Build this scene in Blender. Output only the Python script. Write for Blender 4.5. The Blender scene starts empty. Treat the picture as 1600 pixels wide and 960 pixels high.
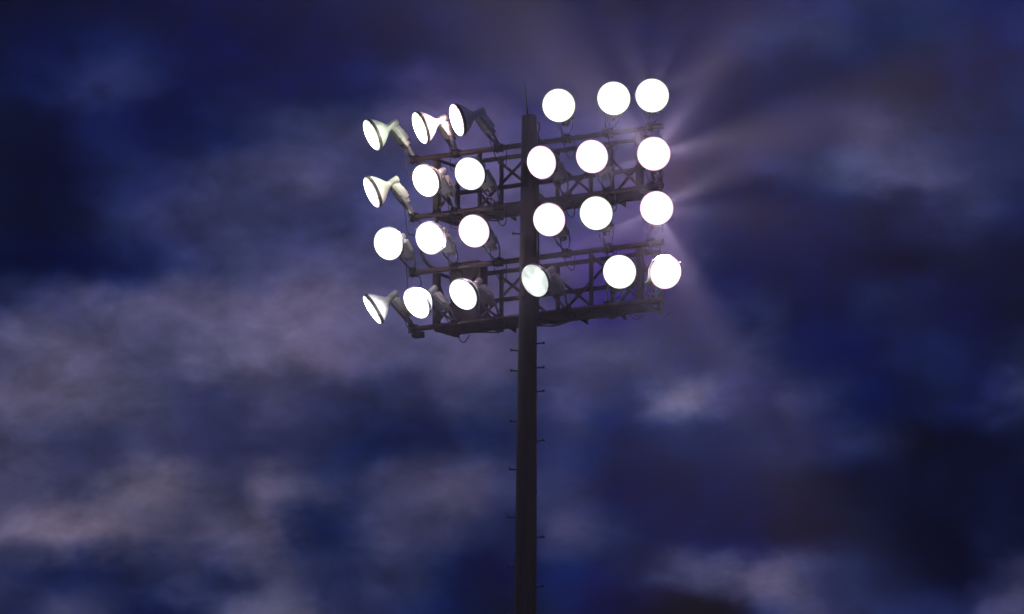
import bpy, bmesh, math, random
from mathutils import Vector, Matrix, Quaternion
from mathutils.bvhtree import BVHTree

random.seed(7)
S = bpy.context.scene
COL = S.collection
R = math.radians

# ------------------------------------------------------------------ camera
EYE = Vector((0.0, 0.0, 1.7))
PITCH = R(11.2)
cam_data = bpy.data.cameras.new("camera")
cam_data.lens = 240.0
cam_data.sensor_width = 36.0
cam_data.clip_start = 0.1
cam_data.clip_end = 20000.0
cam = bpy.data.objects.new("camera", cam_data)
cam.location = EYE
cam.rotation_euler = (math.pi / 2 + PITCH, 0, 0)
COL.objects.link(cam)
S.camera = cam

# ------------------------------------------------------------------ exposure
S.view_settings.view_transform = 'Standard'
S.view_settings.look = 'None'
S.view_settings.exposure = 0.0
S.view_settings.gamma = 1.0
S.view_settings.use_curve_mapping = False
S.cycles.use_denoising = True
S.cycles.max_bounces = 6
S.cycles.diffuse_bounces = 3
S.cycles.glossy_bounces = 2
S.cycles.volume_bounces = 0
S.cycles.sample_clamp_indirect = 6.0
S.cycles.use_light_tree = True
S.cycles.filter_width = 1.6            # a long lens at night is a little soft

# light levels of the place
LENS_STRENGTH = 30.0        # radiance of a burning lamp's glass
RAY_WATTS = 9500.0         # added spot lights that draw rays in the haze
HAZE_DENSITY = 0.00016
HAZE_ANISOTROPY = 0.55
SKY_GAIN = 1.03             # what the haze takes from the sky

# ------------------------------------------------------------------ dusk sky
# broken cloud lit from below the horizon, with lamp glow and rays painted in; every patch has a bearing and a
# height above the horizon (unit 0.537 degrees, measured from 11.2 degrees up)
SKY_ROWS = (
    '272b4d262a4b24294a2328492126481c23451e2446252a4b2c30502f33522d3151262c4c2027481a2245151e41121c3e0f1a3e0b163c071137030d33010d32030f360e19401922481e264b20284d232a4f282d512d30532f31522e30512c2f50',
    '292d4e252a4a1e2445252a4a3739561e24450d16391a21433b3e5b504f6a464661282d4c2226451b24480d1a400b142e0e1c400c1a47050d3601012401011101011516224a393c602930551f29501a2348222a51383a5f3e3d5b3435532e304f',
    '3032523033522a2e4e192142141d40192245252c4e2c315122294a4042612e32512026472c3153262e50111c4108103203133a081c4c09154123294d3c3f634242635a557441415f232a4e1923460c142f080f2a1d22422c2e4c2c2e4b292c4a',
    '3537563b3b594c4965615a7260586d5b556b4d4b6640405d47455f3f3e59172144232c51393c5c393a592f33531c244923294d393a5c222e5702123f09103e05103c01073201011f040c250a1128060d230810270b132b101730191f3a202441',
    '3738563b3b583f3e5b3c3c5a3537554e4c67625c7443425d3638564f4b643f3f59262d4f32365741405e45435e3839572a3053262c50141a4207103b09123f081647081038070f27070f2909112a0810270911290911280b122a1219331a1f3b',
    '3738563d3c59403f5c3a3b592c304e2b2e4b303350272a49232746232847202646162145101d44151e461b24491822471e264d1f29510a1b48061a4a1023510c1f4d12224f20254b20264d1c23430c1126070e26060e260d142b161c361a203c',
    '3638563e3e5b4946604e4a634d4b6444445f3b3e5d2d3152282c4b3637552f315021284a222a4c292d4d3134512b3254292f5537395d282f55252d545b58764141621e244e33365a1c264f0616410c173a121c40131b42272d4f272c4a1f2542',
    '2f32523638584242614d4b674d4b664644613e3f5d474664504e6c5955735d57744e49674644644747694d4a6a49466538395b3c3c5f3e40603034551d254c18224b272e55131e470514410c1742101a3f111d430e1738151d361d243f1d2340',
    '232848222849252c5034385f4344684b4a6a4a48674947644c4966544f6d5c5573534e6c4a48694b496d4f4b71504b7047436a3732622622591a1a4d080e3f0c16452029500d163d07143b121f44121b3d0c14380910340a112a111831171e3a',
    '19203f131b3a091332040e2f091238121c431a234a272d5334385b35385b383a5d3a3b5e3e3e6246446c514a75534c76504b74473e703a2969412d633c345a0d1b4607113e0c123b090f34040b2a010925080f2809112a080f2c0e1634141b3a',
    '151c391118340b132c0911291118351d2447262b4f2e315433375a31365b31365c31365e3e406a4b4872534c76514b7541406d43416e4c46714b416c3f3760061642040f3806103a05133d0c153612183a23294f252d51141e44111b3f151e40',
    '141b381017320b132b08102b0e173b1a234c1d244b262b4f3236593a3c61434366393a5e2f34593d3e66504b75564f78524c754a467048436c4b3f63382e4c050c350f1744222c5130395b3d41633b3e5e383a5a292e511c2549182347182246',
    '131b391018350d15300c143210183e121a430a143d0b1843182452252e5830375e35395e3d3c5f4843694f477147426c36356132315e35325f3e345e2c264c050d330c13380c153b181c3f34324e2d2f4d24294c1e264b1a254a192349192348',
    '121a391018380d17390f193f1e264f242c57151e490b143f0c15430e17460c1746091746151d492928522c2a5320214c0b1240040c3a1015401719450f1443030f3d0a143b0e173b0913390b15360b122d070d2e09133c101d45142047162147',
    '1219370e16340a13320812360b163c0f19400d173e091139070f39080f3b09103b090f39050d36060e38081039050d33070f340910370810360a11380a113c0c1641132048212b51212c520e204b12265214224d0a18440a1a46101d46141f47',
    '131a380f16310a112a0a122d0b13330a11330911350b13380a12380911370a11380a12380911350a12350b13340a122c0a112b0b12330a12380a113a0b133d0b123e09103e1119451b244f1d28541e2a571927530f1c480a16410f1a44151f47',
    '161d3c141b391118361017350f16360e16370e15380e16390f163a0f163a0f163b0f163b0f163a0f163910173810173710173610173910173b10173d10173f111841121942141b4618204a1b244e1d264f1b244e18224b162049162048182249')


def build_sky():
    w = bpy.data.worlds.new("World")
    S.world = w
    w.use_nodes = True
    w.cycles.sampling_method = 'NONE'
    nt = w.node_tree
    nt.nodes.clear()
    N, L = nt.nodes, nt.links

    def node(t, **kw):
        n = N.new(t)
        for k, v in kw.items():
            setattr(n, k, v)
        return n

    def math_(op, a, b=None, c=None, clamp=False):
        n = node('ShaderNodeMath', operation=op, use_clamp=clamp)
        for i, v in enumerate((a, b, c)):
            if v is None:
                continue
            if isinstance(v, (int, float)):
                n.inputs[i].default_value = v
            else:
                L.new(v, n.inputs[i])
        return n.outputs[0]

    def vmath(op, a, b=None, c=None):
        n = node('ShaderNodeVectorMath', operation=op)
        for i, v in enumerate((a, b, c)):
            if v is None:
                continue
            if isinstance(v, tuple):
                n.inputs[i].default_value = v
            else:
                L.new(v, n.inputs[i])
        return n.outputs[1] if op in ('DOT_PRODUCT', 'LENGTH') else n.outputs[0]

    def noise(vec, scale, detail, rough=0.5, dist=0.0):
        n = node('ShaderNodeTexNoise')
        n.inputs['Scale'].default_value = scale
        n.inputs['Detail'].default_value = detail
        n.inputs['Roughness'].default_value = rough
        n.inputs['Distortion'].default_value = dist
        L.new(vec, n.inputs['Vector'])
        return n

    tc = node('ShaderNodeTexCoord')
    sep = node('ShaderNodeSeparateXYZ')
    L.new(tc.outputs['Generated'], sep.inputs[0])
    az = math_('ARCTAN2', sep.outputs[0], sep.outputs[1])
    el = math_('ARCSINE', sep.outputs[2])
    k = 180 / math.pi / 0.537
    u = math_('MULTIPLY', az, k)
    v = math_('MULTIPLY_ADD', el, k, -11.2 / 0.537)
    comb = node('ShaderNodeCombineXYZ')
    L.new(u, comb.inputs[0])
    L.new(v, comb.inputs[1])
    uv = comb.outputs[0]
    # wind-drawn coordinates: streaks climb towards the right
    mp = node('ShaderNodeMapping')
    mp.inputs['Rotation'].default_value = (0, 0, R(-16))
    mp.inputs['Scale'].default_value = (0.7, 1.0, 1.0)
    L.new(uv, mp.inputs['Vector'])
    drawn = mp.outputs[0]
    # the edges of the cloud patches are torn by turbulence
    n1 = noise(drawn, 1.25, 6.0, 0.52)
    warp = vmath('MULTIPLY', vmath('SUBTRACT', n1.outputs['Color'], (0.5, 0.5, 0.5)), (WARP_U, WARP_V, 0.0))
    uvw = vmath('ADD', uv, warp)
    # chart of cloud colours and painted lamp glow: 17 heights x 32 bearings, smoothly blended
    sep2 = node('ShaderNodeSeparateXYZ')
    L.new(uvw, sep2.inputs[0])
    tu = math_('MULTIPLY_ADD', sep2.outputs[0], 1 / 18.6, 0.5)
    rowpos = math_('MULTIPLY_ADD', sep2.outputs[1], (len(SKY_ROWS) - 1) / 11.2, (len(SKY_ROWS) - 1) / 2)
    rowpos = math_('MINIMUM', math_('MAXIMUM', rowpos, 0.0), len(SKY_ROWS) - 1.0)
    acc = None
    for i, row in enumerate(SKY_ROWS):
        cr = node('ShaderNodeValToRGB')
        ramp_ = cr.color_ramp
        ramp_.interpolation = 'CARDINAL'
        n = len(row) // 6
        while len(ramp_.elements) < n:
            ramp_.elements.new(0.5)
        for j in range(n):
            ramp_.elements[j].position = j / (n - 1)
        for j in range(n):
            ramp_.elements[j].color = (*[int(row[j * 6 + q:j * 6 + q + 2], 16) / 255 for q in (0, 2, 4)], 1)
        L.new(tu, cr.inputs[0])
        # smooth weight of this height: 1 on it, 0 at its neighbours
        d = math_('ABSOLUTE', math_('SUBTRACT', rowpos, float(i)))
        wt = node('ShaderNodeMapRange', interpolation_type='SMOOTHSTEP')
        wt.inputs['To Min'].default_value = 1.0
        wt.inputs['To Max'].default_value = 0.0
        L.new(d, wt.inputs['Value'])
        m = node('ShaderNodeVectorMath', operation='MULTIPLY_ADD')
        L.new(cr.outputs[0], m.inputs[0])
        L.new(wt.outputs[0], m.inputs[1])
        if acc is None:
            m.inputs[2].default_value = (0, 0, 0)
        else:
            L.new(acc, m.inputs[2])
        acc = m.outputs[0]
    # fine vapour and torn darker scud inside the patches
    n2 = noise(drawn, 1.25, 9.0, 0.6, 0.25)
    f = math_('MULTIPLY_ADD', n2.outputs['Fac'], FINE_AMP * 2, 1.0 - FINE_AMP)
    mp2 = node('ShaderNodeMapping')
    mp2.inputs['Rotation'].default_value = (0, 0, R(-10))
    mp2.inputs['Scale'].default_value = (0.5, 1.0, 1.0)
    mp2.inputs['Location'].default_value = (3.7, 1.9, 0.0)
    L.new(uv, mp2.inputs['Vector'])
    n4 = noise(mp2.outputs[0], 0.62, 8.0, 0.58, 0.25)
    sc = node('ShaderNodeMapRange', interpolation_type='SMOOTHSTEP')
    sc.inputs['From Min'].default_value = 0.44
    sc.inputs['From Max'].default_value = 0.62
    sc.inputs['To Min'].default_value = 1.0 + SCUD * 0.4
    sc.inputs['To Max'].default_value = 1.0 - SCUD * 0.6
    L.new(n4.outputs['Fac'], sc.inputs['Value'])
    f = math_('MULTIPLY', f, sc.outputs[0])
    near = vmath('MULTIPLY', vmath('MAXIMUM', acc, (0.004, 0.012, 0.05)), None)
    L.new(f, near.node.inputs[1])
    # the rest of the sky: the same broken cloud without named patches
    n3 = noise(drawn, 0.16, 7.0, 0.6, 0.4)
    ramp = node('ShaderNodeValToRGB')
    ramp.color_ramp.elements[0].position = 0.36
    ramp.color_ramp.elements[0].color = (0.03, 0.06, 0.22, 1)
    ramp.color_ramp.elements[1].position = 0.66
    ramp.color_ramp.elements[1].color = (0.36, 0.35, 0.49, 1)
    L.new(n3.outputs['Fac'], ramp.inputs[0])
    du = math_('MULTIPLY', u, 1 / 11.5)
    dv = math_('MULTIPLY', v, 1 / 8.0)
    rr = math_('ADD', math_('MULTIPLY', du, du), math_('MULTIPLY', dv, dv))
    mr = node('ShaderNodeMapRange', interpolation_type='SMOOTHSTEP')
    mr.inputs['From Min'].default_value = 1.0
    mr.inputs['From Max'].default_value = 2.2
    L.new(rr, mr.inputs['Value'])
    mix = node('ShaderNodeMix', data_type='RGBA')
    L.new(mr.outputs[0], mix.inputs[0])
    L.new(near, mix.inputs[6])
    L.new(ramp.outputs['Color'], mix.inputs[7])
    gam = node('ShaderNodeGamma')
    gam.inputs['Gamma'].default_value = 2.2
    L.new(mix.outputs[2], gam.inputs['Color'])
    # last daylight from the sky itself, behind the cloud
    sky = node('ShaderNodeTexSky', sky_type='NISHITA', sun_disc=False)
    sky.sun_elevation = R(-6.0)
    sky.sun_rotation = R(200)
    bg_sky = node('ShaderNodeBackground')
    bg_sky.inputs['Strength'].default_value = 0.03
    L.new(sky.outputs[0], bg_sky.inputs['Color'])
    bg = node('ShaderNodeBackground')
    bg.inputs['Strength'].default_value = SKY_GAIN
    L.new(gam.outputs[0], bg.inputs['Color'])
    add = node('ShaderNodeAddShader')
    L.new(bg_sky.outputs[0], add.inputs[0])
    L.new(bg.outputs[0], add.inputs[1])
    out = node('ShaderNodeOutputWorld')
    L.new(add.outputs[0], out.inputs['Surface'])

WARP_U, WARP_V, FINE_AMP, SCUD = 1.5, 0.95, 0.40, 0.16
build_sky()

# ------------------------------------------------------------------ materials
def material(name, color, rough=0.6, metal=0.0, vary=0.25, scale=6.0, stretch=(1, 1, 1), tint=None, bump=0.0):
    m = bpy.data.materials.new(name)
    m.use_nodes = True
    nt = m.node_tree
    b = nt.nodes['Principled BSDF']
    tc = nt.nodes.new('ShaderNodeTexCoord')
    mp = nt.nodes.new('ShaderNodeMapping')
    mp.inputs['Scale'].default_value = stretch
    nz = nt.nodes.new('ShaderNodeTexNoise')
    nz.inputs['Scale'].default_value = scale
    nz.inputs['Detail'].default_value = 6
    nz.inputs['Roughness'].default_value = 0.65
    nt.links.new(tc.outputs['Object'], mp.inputs[0])
    nt.links.new(mp.outputs[0], nz.inputs['Vector'])
    rp = nt.nodes.new('ShaderNodeValToRGB')
    c2 = tint or tuple(c * (1 - vary) for c in color)
    rp.color_ramp.elements[0].position = 0.35
    rp.color_ramp.elements[0].color = (*c2, 1)
    rp.color_ramp.elements[1].position = 0.65
    rp.color_ramp.elements[1].color = (*color, 1)
    nt.links.new(nz.outputs['Fac'], rp.inputs[0])
    nt.links.new(rp.outputs[0], b.inputs['Base Color'])
    rr = nt.nodes.new('ShaderNodeMapRange')
    rr.inputs['To Min'].default_value = max(0.05, rough - 0.12)
    rr.inputs['To Max'].default_value = min(1.0, rough + 0.12)
    nt.links.new(nz.outputs['Fac'], rr.inputs['Value'])
    nt.links.new(rr.outputs[0], b.inputs['Roughness'])
    b.inputs['Metallic'].default_value = metal
    if bump:
        bp = nt.nodes.new('ShaderNodeBump')
        bp.inputs['Strength'].default_value = bump
        bp.inputs['Distance'].default_value = 0.01
        nt.links.new(nz.outputs['Fac'], bp.inputs['Height'])
        nt.links.new(bp.outputs[0], b.inputs['Normal'])
    return m

def lens_material(name, color, strength, dim=False):
    m = bpy.data.materials.new(name)
    m.use_nodes = True
    nt = m.node_tree
    b = nt.nodes['Principled BSDF']
    b.inputs['Base Color'].default_value = (0.5, 0.55, 0.52, 1)
    b.inputs['Roughness'].default_value = 0.12
    b.inputs['Emission Color'].default_value = (*color, 1)
    b.inputs['Emission Strength'].default_value = strength
    # prismatic glass: the glow behind it is uneven
    tc = nt.nodes.new('ShaderNodeTexCoord')
    nz = nt.nodes.new('ShaderNodeTexNoise')
    nz.inputs['Scale'].default_value = 4.5 if dim else 3.0
    nz.inputs['Detail'].default_value = 2
    nt.links.new(tc.outputs['Object'], nz.inputs['Vector'])
    mr = nt.nodes.new('ShaderNodeMapRange')
    mr.inputs['From Min'].default_value = 0.3
    mr.inputs['From Max'].default_value = 0.7
    mr.inputs['To Min'].default_value = strength * (0.62 if dim else 0.85)
    mr.inputs['To Max'].default_value = strength * (1.3 if dim else 1.15)
    nt.links.new(nz.outputs['Fac'], mr.inputs['Value'])
    # the bowl is brightest round the burner and falls off towards the rim
    ln = nt.nodes.new('ShaderNodeVectorMath')
    ln.operation = 'LENGTH'
    nt.links.new(tc.outputs['Object'], ln.inputs[0])
    rp = nt.nodes.new('ShaderNodeMapRange')
    rp.inputs['From Min'].default_value = 0.0 if dim else 0.20
    rp.inputs['From Max'].default_value = 0.33 if dim else 0.318
    rp.inputs['To Min'].default_value = 1.2 if dim else 1.0
    rp.inputs['To Max'].default_value = 0.75 if dim else 0.16
    nt.links.new(ln.outputs['Value'], rp.inputs['Value'])
    pw = nt.nodes.new('ShaderNodeMath')
    pw.operation = 'POWER'
    pw.inputs[1].default_value = 1.0 if dim else 2.7
    nt.links.new(rp.outputs[0], pw.inputs[0])
    rp = pw
    mm = nt.nodes.new('ShaderNodeMath')
    mm.operation = 'MULTIPLY'
    nt.links.new(mr.outputs[0], mm.inputs[0])
    nt.links.new(rp.outputs[0], mm.inputs[1])
    nt.links.new(mm.outputs[0], b.inputs['Emission Strength'])
    return m

M_WOOD = material('weathered_wood', (0.08, 0.054, 0.04), 0.85, 0, 0.5, 5.0, (5, 5, 0.25), bump=0.6)
M_STEEL = material('painted_steel', (0.18, 0.115, 0.095), 0.48, 0.3, 0.45, 3.0, bump=0.2)
M_GRATE = material('grating_steel', (0.16, 0.15, 0.15), 0.6, 0.3, 0.35, 6.0)
M_ALU = material('spun_aluminium', (0.74, 0.72, 0.70), 0.45, 0.25, 0.2, 5.0)
M_RIM = material('lamp_rim', (0.11, 0.09, 0.085), 0.45, 0.5, 0.35, 8.0)
M_BOX = material('cast_housing', (0.80, 0.77, 0.74), 0.55, 0.2, 0.25, 7.0)
M_YOKE = material('galvanised_yoke', (0.56, 0.51, 0.48), 0.5, 0.4, 0.4, 9.0)
M_CLAMP = material('dark_clamp', (0.07, 0.06, 0.06), 0.6, 0.4, 0.4, 9.0)
M_CORD = material('rubber_cord', (0.06, 0.05, 0.05), 0.6, 0, 0.2, 9.0)
M_CAB = material('cabinet_steel', (0.17, 0.14, 0.145), 0.55, 0.25, 0.25, 4.0)
M_BOLT = material('step_bolt_steel', (0.035, 0.033, 0.033), 0.7, 0.1, 0.3, 9.0)

# ------------------------------------------------------------------ mesh tools
class MB:
    def __init__(self):
        self.v, self.f = [], []

    def add(self, verts, faces):
        o = len(self.v)
        self.v += [tuple(p) for p in verts]
        self.f += [tuple(i + o for i in fc) for fc in faces]

    def ring_frame(self, ax):
        ax = ax.normalized()
        t = Vector((0, 0, 1)) if abs(ax.z) < 0.9 else Vector((1, 0, 0))
        x = ax.cross(t).normalized()
        return x, ax.cross(x).normalized()

    def tube(self, pts, rad, n=10):
        """round bar along a list of points; rad a number or one per point"""
        pts = [Vector(p) for p in pts]
        rads = rad if isinstance(rad, (list, tuple)) else [rad] * len(pts)
        vs, x = [], None
        for i, p in enumerate(pts):
            a = (pts[min(i + 1, len(pts) - 1)] - pts[max(i - 1, 0)]).normalized()
            if x is None:
                x, y = self.ring_frame(a)
            else:
                x = (x - a * x.dot(a)).normalized()
                y = a.cross(x).normalized()
            for k in range(n):
                t = 2 * math.pi * k / n
                vs.append(p + (x * math.cos(t) + y * math.sin(t)) * rads[i])
        fs = []
        for i in range(len(pts) - 1):
            for k in range(n):
                k2 = (k + 1) % n
                fs.append((i * n + k, i * n + k2, (i + 1) * n + k2, (i + 1) * n + k))
        fs.append(tuple(range(n))[::-1])
        fs.append(tuple((len(pts) - 1) * n + k for k in range(n)))
        self.add(vs, fs)
        return self

    def box(self, c, x, y, z, bevel=0.0):
        """box at c with half-axes x, y, z (vectors)"""
        c = Vector(c)
        bm = bmesh.new()
        vs = []
        for sx in (-1, 1):
            for sy in (-1, 1):
                for sz in (-1, 1):
                    vs.append(bm.verts.new(c + x * sx + y * sy + z * sz))
        for q in ((0, 1, 3, 2), (4, 6, 7, 5), (0, 4, 5, 1), (2, 3, 7, 6), (0, 2, 6, 4), (1, 5, 7, 3)):
            bm.faces.new([vs[i] for i in q])
        bmesh.ops.recalc_face_normals(bm, faces=bm.faces)
        if bevel:
            bmesh.ops.bevel(bm, geom=list(bm.edges), offset=bevel, segments=2, affect='EDGES', profile=0.6)
        bm.verts.index_update()
        self.add([v.co.copy() for v in bm.verts], [[v.index for v in f.verts] for f in bm.faces])
        bm.free()
        return self

    def bar(self, p, q, w, h, up=Vector((0, 0, 1)), bevel=0.004):
        """square-section bar from p to q"""
        p, q = Vector(p), Vector(q)
        a = (q - p)
        s = a.cross(up)
        if s.length < 1e-5:
            s = a.cross(Vector((1, 0, 0)))
        s.normalize()
        t = s.cross(a).normalized()
        return self.box((p + q) / 2, a / 2, s * w / 2, t * h / 2, bevel)

    def angle_bar(self, p, q, w, th, side, up):
        """L-section: a web along 'side' and a web along 'up'"""
        p, q = Vector(p), Vector(q)
        a = q - p
        self.box((p + q) / 2 + side * (w / 2), a / 2, side * (w / 2), up * (th / 2))
        self.box((p + q) / 2 + up * (w / 2 + th / 2), a / 2, side * (th / 2), up * (w / 2))
        return self

    def lathe(self, o, ax, prof, n=40):
        """prof: (distance along ax, radius)"""
        o, ax = Vector(o), Vector(ax).normalized()
        x, y = self.ring_frame(ax)
        vs = []
        for (t, r) in prof:
            for k in range(n):
                a = 2 * math.pi * k / n
                vs.append(o + ax * t + (x * math.cos(a) + y * math.sin(a)) * r)
        fs = []
        for i in range(len(prof) - 1):
            for k in range(n):
                k2 = (k + 1) % n
                fs.append((i * n + k, i * n + k2, (i + 1) * n + k2, (i + 1) * n + k))
        if prof[0][1] > 1e-6:
            fs.append(tuple(range(n))[::-1])
        if prof[-1][1] > 1e-6:
            fs.append(tuple((len(prof) - 1) * n + k for k in range(n)))
        self.add(vs, fs)
        return self

    def build(self, name, mat, parent=None, smooth=True, origin=None):
        me = bpy.data.meshes.new(name)
        vs = self.v
        org = ORIGIN.get(parent.name, Vector()) if parent is not None else Vector()
        if origin is not None:
            org = Vector(origin)
        vs = [Vector(p) - org for p in vs]
        me.from_pydata([tuple(p) for p in vs], [], self.f)
        bm = bmesh.new()
        bm.from_mesh(me)
        bmesh.ops.remove_doubles(bm, verts=bm.verts, dist=1e-5)
        bmesh.ops.recalc_face_normals(bm, faces=bm.faces)
        bm.to_mesh(me)
        bm.free()
        me.materials.append(mat)
        if smooth:
            for p in me.polygons:
                p.use_smooth = True
            me.set_sharp_from_angle(angle=R(38))
        o = bpy.data.objects.new(name, me)
        COL.objects.link(o)
        if parent is not None:
            o.parent = parent
            o.location = org - ORIGIN.get(parent.name, Vector())
        elif origin is not None:
            o.location = org
        ORIGIN[o.name] = org
        return o

ORIGIN = {}
def thing(name, loc, label, cat, group=None):
    o = bpy.data.objects.new(name, None)
    o.empty_display_size = 0.2
    o.location = loc
    COL.objects.link(o)
    ORIGIN[o.name] = Vector(loc)
    o['label'] = label
    o['category'] = cat
    if group:
        o['group'] = group
    return o

# ------------------------------------------------------------------ measuring
FPX = 240 / 36 * 1600
FW = Vector((0, math.cos(PITCH), math.sin(PITCH)))
UP = Vector((0, -math.sin(PITCH), math.cos(PITCH)))
RT = Vector((1, 0, 0))
Z = Vector((0, 0, 1))

def sight(px, py):
    return (FW * FPX + RT * (px - 800) + UP * (480 - py)).normalized()

PSI = R(31.8)
ARM = Vector((math.cos(PSI), -math.sin(PSI), 0))       # along the cross-arms, to the right
OUT = Vector((-math.sin(PSI), -math.cos(PSI), 0))      # the side the lamps face
AXIS = Vector((0.285, 124.0, 0))                       # pole axis at rig height
FRONT = AXIS - OUT * 0.30                              # plane of the lamp rails
DEPTH = 0.80
RAIL_Z = (29.415, 28.300, 27.235, 26.160)

def at(s, depth, z):
    """point of the rig: s along the arm, depth behind the rail plane, height z"""
    p = FRONT + ARM * s - OUT * depth
    return Vector((p.x, p.y, z))

# ------------------------------------------------------------------ ground and air
def build_ground():
    mb = MB()
    n = 60
    size = 3000.0
    vs, fs = [], []
    for i in range(n + 1):
        for j in range(n + 1):
            x = (i / n - 0.5) * 2
            y = (j / n - 0.5) * 2
            x = math.copysign(abs(x) ** 2.2, x) * size
            y = math.copysign(abs(y) ** 2.2, y) * size
            vs.append((x, y, 0.0))
    for i in range(n):
        for j in range(n):
            a = i * (n + 1) + j
            fs.append((a, a + n + 1, a + n + 2, a + 1))
    mb.add(vs, fs)
    m = material('night_turf', (0.045, 0.075, 0.025), 0.95, 0, 0.5, 0.6, tint=(0.03, 0.05, 0.018))
    g = mb.build('ground', m, smooth=False)
    g['kind'] = 'structure'

def build_haze():  # even haze, added so that lamp glow and rays show in the air
    mb = MB()
    mb.box((0, 0, 16.5), Vector((3200, 0, 0)), Vector((0, 3200, 0)), Vector((0, 0, 17.5)))
    m = bpy.data.materials.new('glow_haze')
    m.use_nodes = True
    nt = m.node_tree
    nt.nodes.clear()
    out = nt.nodes.new('ShaderNodeOutputMaterial')
    v = nt.nodes.new('ShaderNodeVolumePrincipled')
    v.inputs['Color'].default_value = (0.93, 0.93, 0.97, 1)
    v.inputs['Density'].default_value = HAZE_DENSITY
    v.inputs['Anisotropy'].default_value = HAZE_ANISOTROPY
    nt.links.new(v.outputs[0], out.inputs['Volume'])
    h = mb.build('haze', m, smooth=False)
    h['kind'] = 'stuff'
    h['label'] = 'thin haze added to carry the glow and rays of the lamps'

build_ground()
build_haze()

# ------------------------------------------------------------------ pole
def pole_centre(z):
    # the pole leans slightly: 7.5 cm over its upper 9.4 m
    return Vector((0.3218 - (29.885 - z) * 0.0080, 124.0, z))

def pole_radius(z):
    return 0.142 + min(29.885 - z, 9.5) * 0.0072 + max(0.0, 29.885 - z - 9.5) * 0.0045

def build_pole():
    base = pole_centre(0)
    t = thing('floodlight_pole', base, 'tall weathered brown wooden pole with step bolts carrying the floodlight platforms', 'pole')
    mb = MB()
    prof = []
    n = 40
    zs = [-0.6 + i * (29.86 + 0.6) / 60 for i in range(61)]
    vs, fs = [], []
    rnd = random.Random(3)
    ph = [rnd.uniform(0, 6.28) for _ in range(6)]
    for z in zs + [29.885]:
        c, r = pole_centre(z), pole_radius(z)
        if z == 29.885:
            r *= 0.86
        for k in range(n):
            a = 2 * math.pi * k / n
            w = 1 + 0.012 * math.sin(3 * a + ph[0] + z * 0.15) + 0.010 * math.sin(7 * a + ph[1] + z * 0.4) + 0.006 * math.sin(13 * a + ph[2])
            vs.append((c.x + math.cos(a) * r * w, c.y + math.sin(a) * r * w, z))
    m = len(zs) + 1
    for i in range(m - 1):
        for k in range(n):
            k2 = (k + 1) % n
            fs.append((i * n + k, i * n + k2, (i + 1) * n + k2, (i + 1) * n + k))
    fs.append(tuple((m - 1) * n + k for k in range(n)))
    fs.append(tuple(range(n))[::-1])
    mb.add(vs, fs)
    mb.build('shaft', M_WOOD, t)
    # lightning rod on the top
    top = pole_centre(29.885)
    rb = MB()
    rb.tube([top + Vector((-0.03, 0, -0.12)), top + Vector((-0.035, 0, 0.05)), top + Vector((-0.075, 0, 0.62))], [0.02, 0.018, 0.013], 8)
    rb.lathe(top + Vector((-0.033, 0, -0.02)), Z, [(0, 0.03), (0.035, 0.03), (0.05, 0.013)], 12)
    rb.build('lightning_rod', M_BOLT, t)
    # climbing pegs, alternating sides, plus pairs above head height
    left = [367, 549, 581, 660, 735, 810, 887, 962, 1040]
    right = [538, 576, 613, 690, 765, 841, 918, 995]
    def z_of(py):
        d = sight(822, py)
        return (EYE + d * (124.0 / d.y)).z
    zl = [z_of(v) for v in left]
    zr = [z_of(v) for v in right]
    while zl[-1] > 3.2:
        zl.append(zl[-1] - 0.9)
    while zr[-1] > 3.2:
        zr.append(zr[-1] - 0.9)
    for sgn, zz in ((-1, zl), (1, zr)):
        for z in zz:
            c, r = pole_centre(z), pole_radius(z)
            dr = Vector((sgn * 0.995, -0.1, 0)).normalized()
            if sgn > 0 and abs(z - z_of(765)) < 0.01:
                dr = Vector((0.55, 0.83, 0)).normalized()      # one peg sits round the back
            tip = c + dr * (r + 0.125) + Z * 0.018
            b = MB()
            b.tube([c + dr * (r - 0.07), tip], 0.0145, 8)
            b.lathe(tip - dr * 0.006, dr, [(0, 0.032), (0.02, 0.033), (0.025, 0.024)], 6)
            b.build('step_bolt', M_BOLT, t)
    # through-bolts with square washers that hold the platforms
    for z in (29.0, 28.55, 27.0, 26.72, 26.42):
        c, r = pole_centre(z), pole_radius(z)
        b = MB()
        p = c + OUT * (r - 0.012)
        s = OUT.cross(Z)
        b.box(p, OUT * 0.012, s * 0.042, Z * 0.042, 0.002)
        b.lathe(p, OUT, [(0.0, 0.02), (0.04, 0.02), (0.045, 0.012)], 6)
        b.build('mounting_bolt', M_BOLT, t)
    # ground wire and conduit run down the right side
    for off, rad, z0, z1 in ((1.0, 0.016, 29.55, 25.9), (0.78, 0.009, 29.3, 14.0)):
        dr = Vector((off, -math.sqrt(max(0, 1 - off * off)) * 1.0 - 0.05, 0)).normalized()
        pts = []
        for i in range(13):
            z = z0 + (z1 - z0) * i / 12
            pts.append(pole_centre(z) + dr * (pole_radius(z) + rad * 1.2 + (0.012 if i % 3 == 1 else 0)))
        b = MB()
        b.tube(pts, rad, 8)
        b.build('conduit', M_CLAMP, t)
    wb = MB()
    c = pole_centre(29.6)
    q = c + Vector((pole_radius(29.6) + 0.02, -0.03, 0))
    wb.tube([q + Vector((-0.04, 0, -0.05)), q + Vector((0.02, 0, 0.0)), q + Vector((0.03, 0, 0.12)), q + Vector((0.0, 0, 0.16))], 0.014, 8)
    wb.build('service_hook', M_BOLT, t)

build_pole()

# ------------------------------------------------------------------ platforms
POSTS = (-2.24, -1.27, -0.03, 1.16, 2.20)

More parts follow.
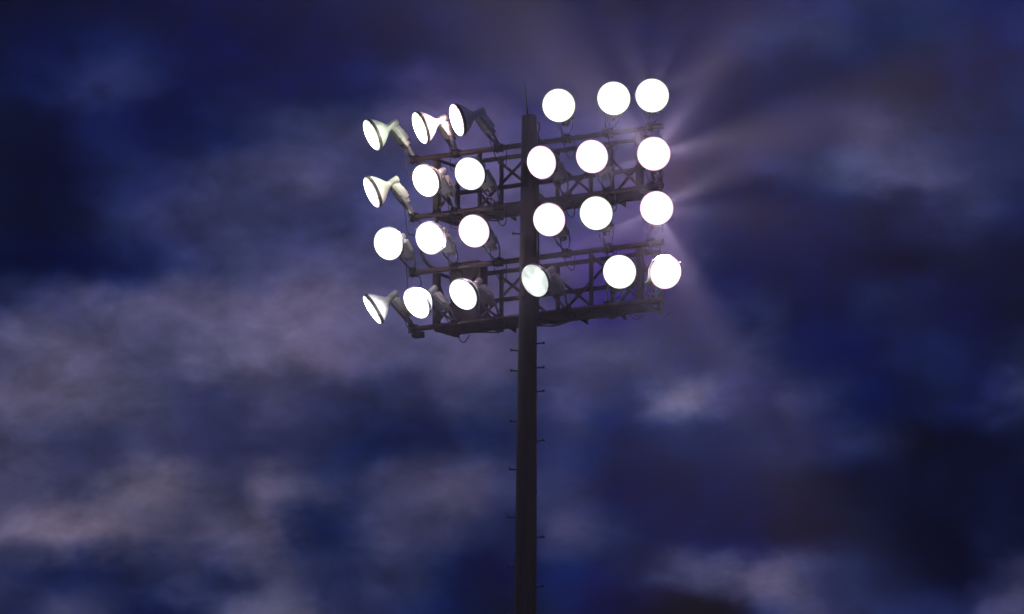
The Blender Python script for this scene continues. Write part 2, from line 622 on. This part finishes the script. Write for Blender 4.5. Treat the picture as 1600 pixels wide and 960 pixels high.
def build_platform(z_top, z_bot, label):
    t = thing('lamp_platform', at(0, DEPTH / 2, z_bot), label, 'platform', 'steel lamp platforms on the pole')
    a = ARM
    # front rails carry the lamps and stick out past the frame
    for z in (z_top, z_bot):
        b = MB()
        b.tube([at(-2.74, 0, z), at(2.74, 0, z)], 0.050, 16)
        for s in (-2.745, 2.70):
            b.tube([at(s, 0, z), at(s + 0.045, 0, z)], 0.058, 16)
        b.build('lamp_rail', M_STEEL, t)
    # rear chords and the guard rail half way up
    h = z_top - z_bot
    for z in (z_top - 0.03, z_bot + h * 0.47, z_bot - 0.02):
        b = MB()
        b.angle_bar(at(POSTS[0] - 0.03, DEPTH, z), at(POSTS[-1] + 0.03, DEPTH, z), 0.075, 0.012, OUT, Z)
        b.build('rear_chord', M_STEEL, t)
    # posts: heavy ones at the ends, light ones between
    for i, s in enumerate(POSTS):
        w = 0.115 if i in (0, 4) else 0.062
        b = MB()
        b.bar(at(s, 0.055 + w / 2 - 0.02, z_bot + 0.03), at(s, 0.055 + w / 2 - 0.02, z_top - 0.03), w, w, ARM)
        b.build('front_post', M_STEEL, t)
        b = MB()
        b.bar(at(s, DEPTH + 0.032, z_bot - 0.06), at(s, DEPTH + 0.032, z_top + 0.03), 0.062, 0.062, ARM)
        b.build('rear_post', M_STEEL, t)
    # braces zig-zag on the front and the other way on the back
    fr = [0, 1, 1, 0, 0]
    fz = [(0, 1, 0, 1), (1, 2, 0, 1), (2, 3, 1, 0), (3, 4, 1, 0)]
    for (i, j, u, v) in fz:
        b = MB()
        b.bar(at(POSTS[i], 0.062, z_bot + 0.06 + u * (h - 0.12)), at(POSTS[j], 0.062, z_bot + 0.06 + v * (h - 0.12)), 0.052, 0.03, OUT)
        b.build('front_brace', M_STEEL, t)
        b = MB()
        b.bar(at(POSTS[i], DEPTH - 0.05, z_bot + 0.03 + (1 - u) * (h - 0.09)), at(POSTS[j], DEPTH - 0.05, z_bot + 0.03 + (1 - v) * (h - 0.09)), 0.055, 0.03, OUT)
        b.build('rear_brace', M_STEEL, t)
    # joists between front and rear
    for i, s in enumerate(POSTS):
        for z, dz in ((z_bot - 0.045, 0.055), (z_top - 0.04, 0.05)):
            if i not in (0, 4) and z > z_bot + 0.2:
                continue
            b = MB()
            b.bar(at(s, 0.03, z), at(s, DEPTH, z), 0.05, dz)
            b.build('joist', M_STEEL, t)
    # end frames: one diagonal each
    for s in (POSTS[0], POSTS[-1]):
        b = MB()
        b.bar(at(s, 0.05, z_top - 0.08), at(s, DEPTH - 0.03, z_bot + 0.08), 0.045, 0.03, ARM)
        b.build('end_brace', M_STEEL, t)
    # plan bracing under the floor with its gusset plates
    for (i, j, u, v) in fz:
        b = MB()
        b.bar(at(POSTS[i], 0.06 + u * (DEPTH - 0.1), z_bot - 0.083), at(POSTS[j], 0.06 + v * (DEPTH - 0.1), z_bot - 0.083), 0.05, 0.02)
        b.build('floor_brace', M_STEEL, t)
    for s in (-0.95, 0.62, 1.45):
        b = MB()
        p = at(s, DEPTH + 0.01, z_bot - 0.015)
        q0, q1, q2 = p - ARM * 0.15, p + ARM * 0.02, p + ARM * 0.02 - Z * 0.115
        th = OUT * 0.006
        b.add([q0 - th, q1 - th, q2 - th, q0 + th, q1 + th, q2 + th], [(0, 1, 2), (5, 4, 3), (0, 3, 4, 1), (1, 4, 5, 2), (2, 5, 3, 0)])
        b.build('gusset', M_STEEL, t, smooth=False)
    # open bar grating for the crew to stand on
    b = MB()
    nb = 21
    for k in range(nb):
        dpt = 0.075 + (DEPTH - 0.12) * k / (nb - 1)
        b.box(at(0, dpt, z_bot - 0.008), ARM * 2.22, OUT * 0.0075, Z * 0.010)
    for k in range(45):
        s = -2.2 + 4.4 * k / 44
        b.box(at(s, DEPTH / 2 + 0.015, z_bot + 0.001), ARM * 0.005, OUT * (DEPTH / 2 - 0.06), Z * 0.004)
    b.build('floor_grating', M_GRATE, t, smooth=False)
    # saddle that bolts the frame to the pole
    for z in (z_top - 0.02, z_bot + 0.02):
        c = pole_centre(z)
        dist = (FRONT - Vector((c.x, c.y, 0))).dot(-OUT)
        s0 = (Vector((c.x, c.y, 0)) - FRONT).dot(ARM)
        b = MB()
        b.box(at(s0, -(dist - pole_radius(z) * 0.7) / 2 - 0.03, z), ARM * 0.09, OUT * ((dist - pole_radius(z) * 0.7) / 2), Z * 0.11, 0.006)
        b.build('saddle', M_STEEL, t)
    # wiring trough fixed under the rear mid rail, with cable loops hanging under the floor
    for s, dep in ((-2.2, DEPTH - 0.03), (1.58, DEPTH), (2.17, DEPTH)):
        if z_bot > 27:
            continue
        pts = []
        for k in range(9):
            u = k / 8
            pts.append(at(s + 0.26 * u, dep, z_bot - 0.06 - math.sin(u * math.pi) * (0.13 if s < 0 else 0.08)))
        b = MB()
        b.tube(pts, 0.010, 6)
        b.build('cable_loop', M_CORD, t)
    return t

build_platform(RAIL_Z[0], RAIL_Z[1], 'upper steel truss platform behind the pole, between the first and second lamp rows')
build_platform(RAIL_Z[2], RAIL_Z[3], 'lower steel truss platform behind the pole, above and below a row of lamps')

# control cabinet standing in the lower platform
def build_cabinet():
    s0, s1, z0, z1 = -1.98, -1.36, RAIL_Z[3] + 0.02, RAIL_Z[2] + 0.10
    t = thing('control_cabinet', at((s0 + s1) / 2, 0.3, z0), 'tall dull grey steel cabinet standing at the left end of the lower platform', 'cabinet')
    c = at((s0 + s1) / 2, 0.32, (z0 + z1) / 2)
    b = MB()
    b.box(c, ARM * ((s1 - s0) / 2), OUT * 0.17, Z * ((z1 - z0) / 2), 0.008)
    b.build('body', M_CAB, t)
    d = MB()
    d.box(c + OUT * 0.181, ARM * ((s1 - s0) / 2 - 0.025), OUT * 0.011, Z * ((z1 - z0) / 2 - 0.03), 0.006)
    door = d.build('door', M_CAB, t)
    hb = MB()
    hb.box(c + OUT * 0.205 + ARM * 0.22, ARM * 0.012, OUT * 0.014, Z * 0.07, 0.004)
    hb.build('handle', M_CLAMP, door)
    r = MB()
    r.box(c + Z * ((z1 - z0) / 2 + 0.012), ARM * ((s1 - s0) / 2 + 0.02), OUT * 0.2, Z * 0.012, 0.004)
    r.build('lid', M_CAB, t)
build_cabinet()

def build_flex():
    b = MB()
    z = RAIL_Z[2]
    P = [at(-2.42, 0.16, z + 0.72), at(-2.58, 0.14, z + 0.52), at(-2.58, 0.13, z + 0.33), at(-2.42, 0.12, z + 0.13), at(-2.2, 0.11, z + 0.03), at(-1.95, 0.1, z - 0.0), at(-1.8, 0.1, z - 0.02)]
    P = [at(-2.30, 0.2, RAIL_Z[1] - 0.06)] + P
    pts = []
    n = len(P)
    for i in range(n - 1):
        p0, p1, p2, p3 = P[max(i - 1, 0)], P[i], P[i + 1], P[min(i + 2, n - 1)]
        for k in range(6):
            u = k / 6
            pts.append(0.5 * ((2 * p1) + (p2 - p0) * u + (2 * p0 - 5 * p1 + 4 * p2 - p3) * u * u + (3 * p1 - p0 - 3 * p2 + p3) * u ** 3))
    pts.append(P[-1])
    b.tube(pts, 0.032, 10)
    o = b.build('flexible_conduit', M_CLAMP)
    o['label'] = 'thick black cable conduit curving down at left from the upper to the lower platform'
    o['category'] = 'conduit'
build_flex()

def build_jbox():
    c = at(-2.60, 0.03, RAIL_Z[3] - 0.115)
    t = thing('junction_box', c - Z * 0.06, 'small black junction box under the left tip of the lowest rail', 'junction box')
    b = MB()
    b.box(c, ARM * 0.10, OUT * 0.06, Z * 0.055, 0.012)
    b.build('body', M_CLAMP, t)
    k = MB()
    k.lathe(c - ARM * 0.09, -ARM, [(0, 0.028), (0.04, 0.028), (0.06, 0.018)], 12)
    k.build('cable_gland', M_CLAMP, t)
build_jbox()

# ------------------------------------------------------------------ floodlights
LENS_R = 0.311
SHELL = [(-0.012, 0.316), (0.03, 0.320), (0.06, 0.313), (0.075, 0.300), (0.13, 0.272), (0.19, 0.228), (0.25, 0.172), (0.30, 0.118), (0.335, 0.085), (0.365, 0.070), (0.39, 0.066)]
COLS = (-2.70, -1.76, -0.82, 0.67, 1.58, 2.50)
COLOURS = {
    'hot_green': (0.84, 1.0, 0.74), 'hot_warm': (1.0, 0.90, 0.80), 'hot_cool': (0.93, 0.95, 1.0), 'hot_pink': (1.0, 0.72, 0.74),
    'cool': (0.90, 0.95, 1.0), 'white': (1.0, 0.98, 0.96), 'green': (0.92, 1.0, 0.80),
    'pink': (1.0, 0.66, 0.80), 'rose': (1.0, 0.58, 0.76), 'lilac': (0.96, 0.84, 1.0), 'mint': (0.86, 0.95, 0.88)}
#  column, row, lens centre (photo), ellipse ratio, direction the glass faces in the picture, tint, label
LAMPS = [
    (0, 0, 580.5, 211.5, .33, 204, 'green', 'topmost row, far left: side-on lamp with pale greenish shell'),
    (1, 0, 656.0, 200.5, .32, 200, 'hot_green', 'topmost row, second from left: side-on lamp with pinkish shell'),
    (2, 0, 713.5, 188.0, .34, 196, 'hot_pink', 'topmost row, next left of the pole: side-on lamp with dark unlit shell'),
    (3, 0, 873.0, 165.0, .975, 200, 'green', 'round lamp in the topmost row, first right of the pole tip'),
    (4, 0, 959.0, 154.0, .98, 200, 'green', 'round lamp in the topmost row, middle of the three right of the pole'),
    (5, 0, 1019.0, 149.5, .99, 200, 'green', 'round lamp in the top right corner of the whole rig'),
    (0, 1, 580.5, 301.0, .28, 204, 'lilac', 'second row, far left: side-on lamp with beige shell, glass edge-on'),
    (1, 1, 665.0, 282.7, .74, 205, 'hot_warm', 'second row, second from left: oval lamp half facing left, grey box below it'),
    (2, 1, 734.0, 271.7, .88, 205, 'cool', 'second row, next left of the pole: bright round lamp inside upper truss'),
    (3, 1, 846.0, 254.0, .86, 192, 'pink', 'second row lamp overlapping the right edge of the pole'),
    (4, 1, 925.0, 244.8, .95, 200, 'pink', 'second row round lamp, middle of the three right of the pole'),
    (5, 1, 1021.5, 240.6, .99, 200, 'rose', 'second row, far right: dazzling round lamp with pink glow'),
    (0, 2, 606.6, 381.3, .85, 200, 'white', 'third row, far left: round lamp hanging beyond the rail end'),
    (1, 2, 671.5, 372.4, .84, 200, 'lilac', 'third row, second from left: oval lamp before the curved black conduit'),
    (2, 2, 740.5, 361.4, .91, 205, 'pink', 'third row, next left of the pole: round lamp with pinkish halo'),
    (3, 2, 858.0, 343.5, .95, 200, 'pink', 'third row lamp just touching the right edge of the pole'),
    (4, 2, 931.5, 333.5, .97, 200, 'green', 'third row round lamp, middle of the three right of the pole'),
    (5, 2, 1026.0, 325.5, .99, 200, 'rose', 'third row, far right: dazzling round lamp with pink glow'),
    (0, 3, 581.5, 484.5, .17, 212, 'white', 'bottom row, far left: side-on lamp with white overlit shell, glass facing down'),
    (1, 3, 650.5, 474.5, .62, 215, 'hot_cool', 'bottom row, second from left: glaring tilted oval lamp beside the cabinet'),
    (2, 3, 723.5, 460.5, .72, 215, 'white', 'bottom row, third from left: tilted oval lamp overlapping the cabinet'),
    (3, 3, 835.5, 439.0, .72, 208, 'mint', 'bottom row lamp in front of the pole, dim greenish glass'),
    (4, 3, 968.0, 425.0, .97, 200, 'green', 'bottom row round lamp between the two right posts of the lower truss'),
    (5, 3, 1040.0, 425.5, .92, -18, 'pink', 'bottom row, far right: lamp turned to the right with shell lit white'),
]
LENS_MATS = {}
for k, c in COLOURS.items():
    LENS_MATS[k] = lens_material('lamp_glass_' + k, c, 1.2 if k == 'mint' else LENS_STRENGTH * (2.2 if k.startswith('hot') else 1.0), k == 'mint')

def smooth_path(P, m=6):
    pts, n = [], len(P)
    for i in range(n - 1):
        p0, p1, p2, p3 = P[max(i - 1, 0)], P[i], P[i + 1], P[min(i + 2, n - 1)]
        for k in range(m):
            u = k / m
            pts.append(0.5 * ((2 * p1) + (p2 - p0) * u + (2 * p0 - 5 * p1 + 4 * p2 - p3) * u * u + (3 * p1 - p0 - 3 * p2 + p3) * u ** 3))
    pts.append(P[-1])
    return pts

def streak_nodes(ld, lobes, base):
    """faceted reflector: the light leaves it in uneven lobes round the lamp's axis"""
    ld.use_nodes = True
    nt = ld.node_tree
    em = nt.nodes['Emission']
    tc = nt.nodes.new('ShaderNodeTexCoord')
    sp = nt.nodes.new('ShaderNodeSeparateXYZ')
    nt.links.new(tc.outputs['Normal'], sp.inputs[0])
    at2 = nt.nodes.new('ShaderNodeMath')
    at2.operation = 'ARCTAN2'
    nt.links.new(sp.outputs[1], at2.inputs[0])
    nt.links.new(sp.outputs[0], at2.inputs[1])
    tu = nt.nodes.new('ShaderNodeMath')
    tu.operation = 'MULTIPLY_ADD'
    tu.inputs[1].default_value = 1 / (2 * math.pi)
    tu.inputs[2].default_value = 0.5
    nt.links.new(at2.outputs[0], tu.inputs[0])
    cr = nt.nodes.new('ShaderNodeValToRGB')
    ramp = cr.color_ramp
    ramp.interpolation = 'EASE'
    n = 32
    while len(ramp.elements) < n:
        ramp.elements.new(0.5)
    for j in range(n):
        ramp.elements[j].position = j / (n - 1)
    for j in range(n):
        a = -180 + 360 * j / (n - 1)
        val = base
        for (c, amp, w) in lobes:
            d = (a - (180 - c) + 180) % 360 - 180      # bearings as seen from the field
            val += amp * math.exp(-0.5 * (d / w) ** 2)
        ramp.elements[j].color = (val, val, val, 1)
    nt.links.new(tu.outputs[0], cr.inputs[0])
    nt.links.new(cr.outputs[0], em.inputs['Strength'])

# bearings (degrees, as seen from the field) of the rays drawn by the added spot lights, by (column, row)
LOBES = {
    (5, 1): (3.6, [(5, 0.06, 40), (44, 1.3, 6), (12, 0.8, 6.5), (121, 3.0, 6), (90, 0.9, 5), (203, 0.5, 6)]),
    (5, 2): (3.6, [(-14, 0.06, 40), (24, 0.6, 6), (-2, 0.4, 6), (-58, 2.5, 4.5), (-85, 2.0, 3), (-146, 1.1, 5), (112, 0.6, 6)]),
    (5, 0): (0.8, [(60, 1.2, 6), (26, 0.9, 6), (102, 1.2, 6)]),
    (5, 3): (0.8, [(-57, 1.4, 4), (-82, 1.2, 3.5)]),
    (3, 0): (0.8, [(128, 1.6, 6), (80, 0.9, 6)]),
    (3, 1): (0.5, [(150, 0.6, 8), (20, 0.5, 8)]),
    (3, 2): (0.8, [(-68, 0.9, 3), (-147, 1.0, 5)]),
    (2, 1): (1.0, [(187, 1.2, 4), (171, 1.0, 4), (206, 1.3, 4)]),
    (2, 2): (1.0, [(200, 1.3, 4), (222, 1.4, 5)]),
}

def build_lamp(idx, spec):
    col, row, cx, cy, ratio, ang, tint, label = spec
    K0 = at(COLS[col], 0, RAIL_Z[row])
    sd = sight(cx, cy)
    th = math.acos(ratio)
    # in-picture axes at this sight line
    ex = (RT - sd * RT.dot(sd)).normalized()
    ey = ex.cross(sd).normalized()
    if ey.z < 0:
        ey = -ey
    p = ex * math.cos(R(ang)) + ey * math.sin(R(ang))
    n = (-sd * math.cos(th) + p * math.sin(th)).normalized()
    # distance: the neck keeps 0.68 m from the rail clamp, on the near side
    K = K0 + Z * 0.06
    want, best = 0.68, None
    t0 = (K - EYE).dot(sd)
    for i in range(-160, 60):
        t = t0 + i * 0.01
        Lc = EYE + sd * t
        N = Lc - n * 0.39
        if (N - K0).dot(OUT) < 0.12:
            continue
        e = abs((N - K).length - want)
        if best is None or e < best[0]:
            best = (e, Lc, N)
    Lc, N = best[1], best[2]
    t = thing('floodlight', K0, label, 'floodlight', 'floodlights on the rails of the pole')
    # reflector shell, rim, glass
    b = MB()
    b.lathe(Lc, -n, SHELL[2:])
    b.build('reflector', M_ALU, t)
    b = MB()
    b.lathe(Lc, -n, [(0.004, 0.300), (0.003, 0.3145), (0.03, 0.3185), (0.062, 0.3145), (0.062, 0.300)], 48)
    h = n.cross(Z).normalized()
    vv = h.cross(n).normalized()
    for a in (35, 145, 215, 325):
        rad = h * math.cos(R(a)) + vv * math.sin(R(a))
        b.box(Lc + rad * 0.324 - n * 0.02, n * 0.032, n.cross(rad) * 0.016, rad * 0.012, 0.003)
    b.build('rim', M_RIM, t)
    b = MB()
    b.lathe(Lc, n, [(-0.004, LENS_R), (0.012, LENS_R * 0.93), (0.026, LENS_R * 0.72), (0.036, LENS_R * 0.42), (0.041, LENS_R * 0.14), (0.042, 0.0)], 48)
    b.build('lens', LENS_MATS[tint], t, origin=Lc)
    # neck and knuckle
    b = MB()
    b.lathe(N + n * 0.03, -n, [(0, 0.062), (0.05, 0.062), (0.055, 0.052), (0.10, 0.052)], 16)
    b.lathe(N - n * 0.015 + vv * 0.012, -(n + vv * -0.15), [(0, 0.058), (0.015, 0.066), (0.17, 0.066), (0.185, 0.056)], 16)
    b.build('lamp_holder', M_BOX, t)
    # ballast housing hanging from the neck towards the clamp
    a = (K - N).normalized()
    hh = (h - a * h.dot(a)).normalized()
    f = hh.cross(a).normalized()
    if f.dot(n) < 0:
        f = -f
    b = MB()
    bc = N + a * 0.235 - f * 0.055
    b.box(bc, a * 0.155, hh * 0.115, f * 0.085, 0.014)
    b.box(bc - f * 0.087 + a * 0.02, a * 0.075, hh * 0.07, f * 0.02, 0.006)
    b.box(bc - a * 0.163, a * 0.02, hh * 0.07, f * 0.06, 0.008)
    b.build('ballast_box', M_BOX, t)
    b = MB()
    b.lathe(bc + a * 0.15 - f * 0.01, a, [(0, 0.062), (0.095, 0.062), (0.105, 0.05)], 20)
    b.build('capacitor_can', M_YOKE, t)
    # yoke: two arms closing to the clamp
    for sg in (-1, 1):
        P = [N + a * 0.07 + hh * sg * 0.128, N + a * 0.30 + hh * sg * 0.150, N + a * 0.47 + hh * sg * 0.135, N + a * 0.58 + hh * sg * 0.085, K + hh * sg * 0.03 + a * 0.0]
        pts = smooth_path(P, 5)
        b = MB()
        for i in range(len(pts) - 1):
            pass
        # flat strap, swept
        vs, fs = [], []
        for i, q in enumerate(pts):
            tg = (pts[min(i + 1, len(pts) - 1)] - pts[max(i - 1, 0)]).normalized()
            w = (f - tg * f.dot(tg)).normalized()
            m2 = w.cross(tg).normalized()
            for (u, v) in ((-1, -1), (1, -1), (1, 1), (-1, 1)):
                vs.append(q + w * u * 0.027 + m2 * v * 0.007)
        for i in range(len(pts) - 1):
            for k in range(4):
                k2 = (k + 1) % 4
                fs.append((i * 4 + k, i * 4 + k2, i * 4 + 4 + k2, i * 4 + 4 + k))
        fs.append((3, 2, 1, 0))
        e = (len(pts) - 1) * 4
        fs.append((e, e + 1, e + 2, e + 3))
        b.add(vs, fs)
        b.lathe(P[1] - hh * sg * 0.02, hh * sg, [(0, 0.03), (0.045, 0.03), (0.05, 0.02)], 10)
        b.build('yoke_arm', M_YOKE, t)
    # clamp on the rail
    b = MB()
    b.box(K0 + Z * 0.062, ARM * 0.085, OUT * 0.05, Z * 0.014, 0.004)
    b.box(K0 - Z * 0.058, ARM * 0.07, OUT * 0.045, Z * 0.010, 0.004)
    for sg in (-1, 1):
        for so in (-1, 1):
            q = K0 + ARM * sg * 0.06 + OUT * so * 0.062
            b.tube([q - Z * 0.085, q + Z * 0.095], 0.010, 6)
    b.lathe(K0 + Z * 0.07, Z, [(0, 0.035), (0.03, 0.035), (0.04, 0.02)], 6)
    b.build('clamp', M_CLAMP, t)
    # supply cord
    rnd = random.Random(idx + 11)
    s0 = bc + a * 0.15 + hh * 0.05
    if col < 2 and row < 3:
        low = K0 + OUT * 0.12 - ARM * 0.02 - Z * rnd.uniform(0.30, 0.38)
        P = [s0, s0 + (low - s0) * 0.35 - Z * 0.14, low, K0 - OUT * 0.10 - Z * 0.25 + ARM * 0.10, K0 - OUT * 0.02 - Z * 0.06 + ARM * 0.12]
    else:
        P = [s0, s0 * 0.6 + K0 * 0.4 + OUT * 0.06 - Z * 0.12 + ARM * rnd.uniform(-.03, .03), K0 + OUT * 0.05 + ARM * 0.05 - Z * (rnd.uniform(.22, .36) if row < 3 else rnd.uniform(.10, .15)), K0 - OUT * 0.12 + ARM * 0.08 - Z * (rnd.uniform(.26, .36) if row < 3 else rnd.uniform(.10, .16)), K0 - OUT * 0.06 + ARM * 0.14 - Z * 0.04]
    b = MB()
    b.tube(smooth_path(P, 6), 0.0095, 6)
    b.build('power_cord', M_CORD, t)
    # spot light added before the glass, its lobes shaped as rays in the haze
    if (col, row) in LOBES:
        power, lobes = LOBES[(col, row)]
        ld = bpy.data.lights.new('added_ray_spot', 'SPOT')
        ld.energy = RAY_WATTS * power
        ld.color = (0.84, 0.67, 1.0) if col == 5 else (0.72, 0.74, 1.0)
        ld.spot_size = R(172)
        ld.spot_blend = 0.35
        ld.shadow_soft_size = 0.0
        streak_nodes(ld, lobes, 0.005)
        lo = bpy.data.objects.new('added_ray_spot', ld)
        lo.location = Lc + n * 0.06 - K0
        lo.rotation_mode = 'QUATERNION'
        yl = (Z - n * Z.dot(n)).normalized()
        lo.rotation_quaternion = Matrix((yl.cross(-n), yl, -n)).transposed().to_quaternion()
        lo.parent = t
        COL.objects.link(lo)
    return best[0]

for i, spec in enumerate(LAMPS):
    err = build_lamp(i, spec)
    if err > 0.05:
        print('lamp', i, 'reach error', round(err, 3))
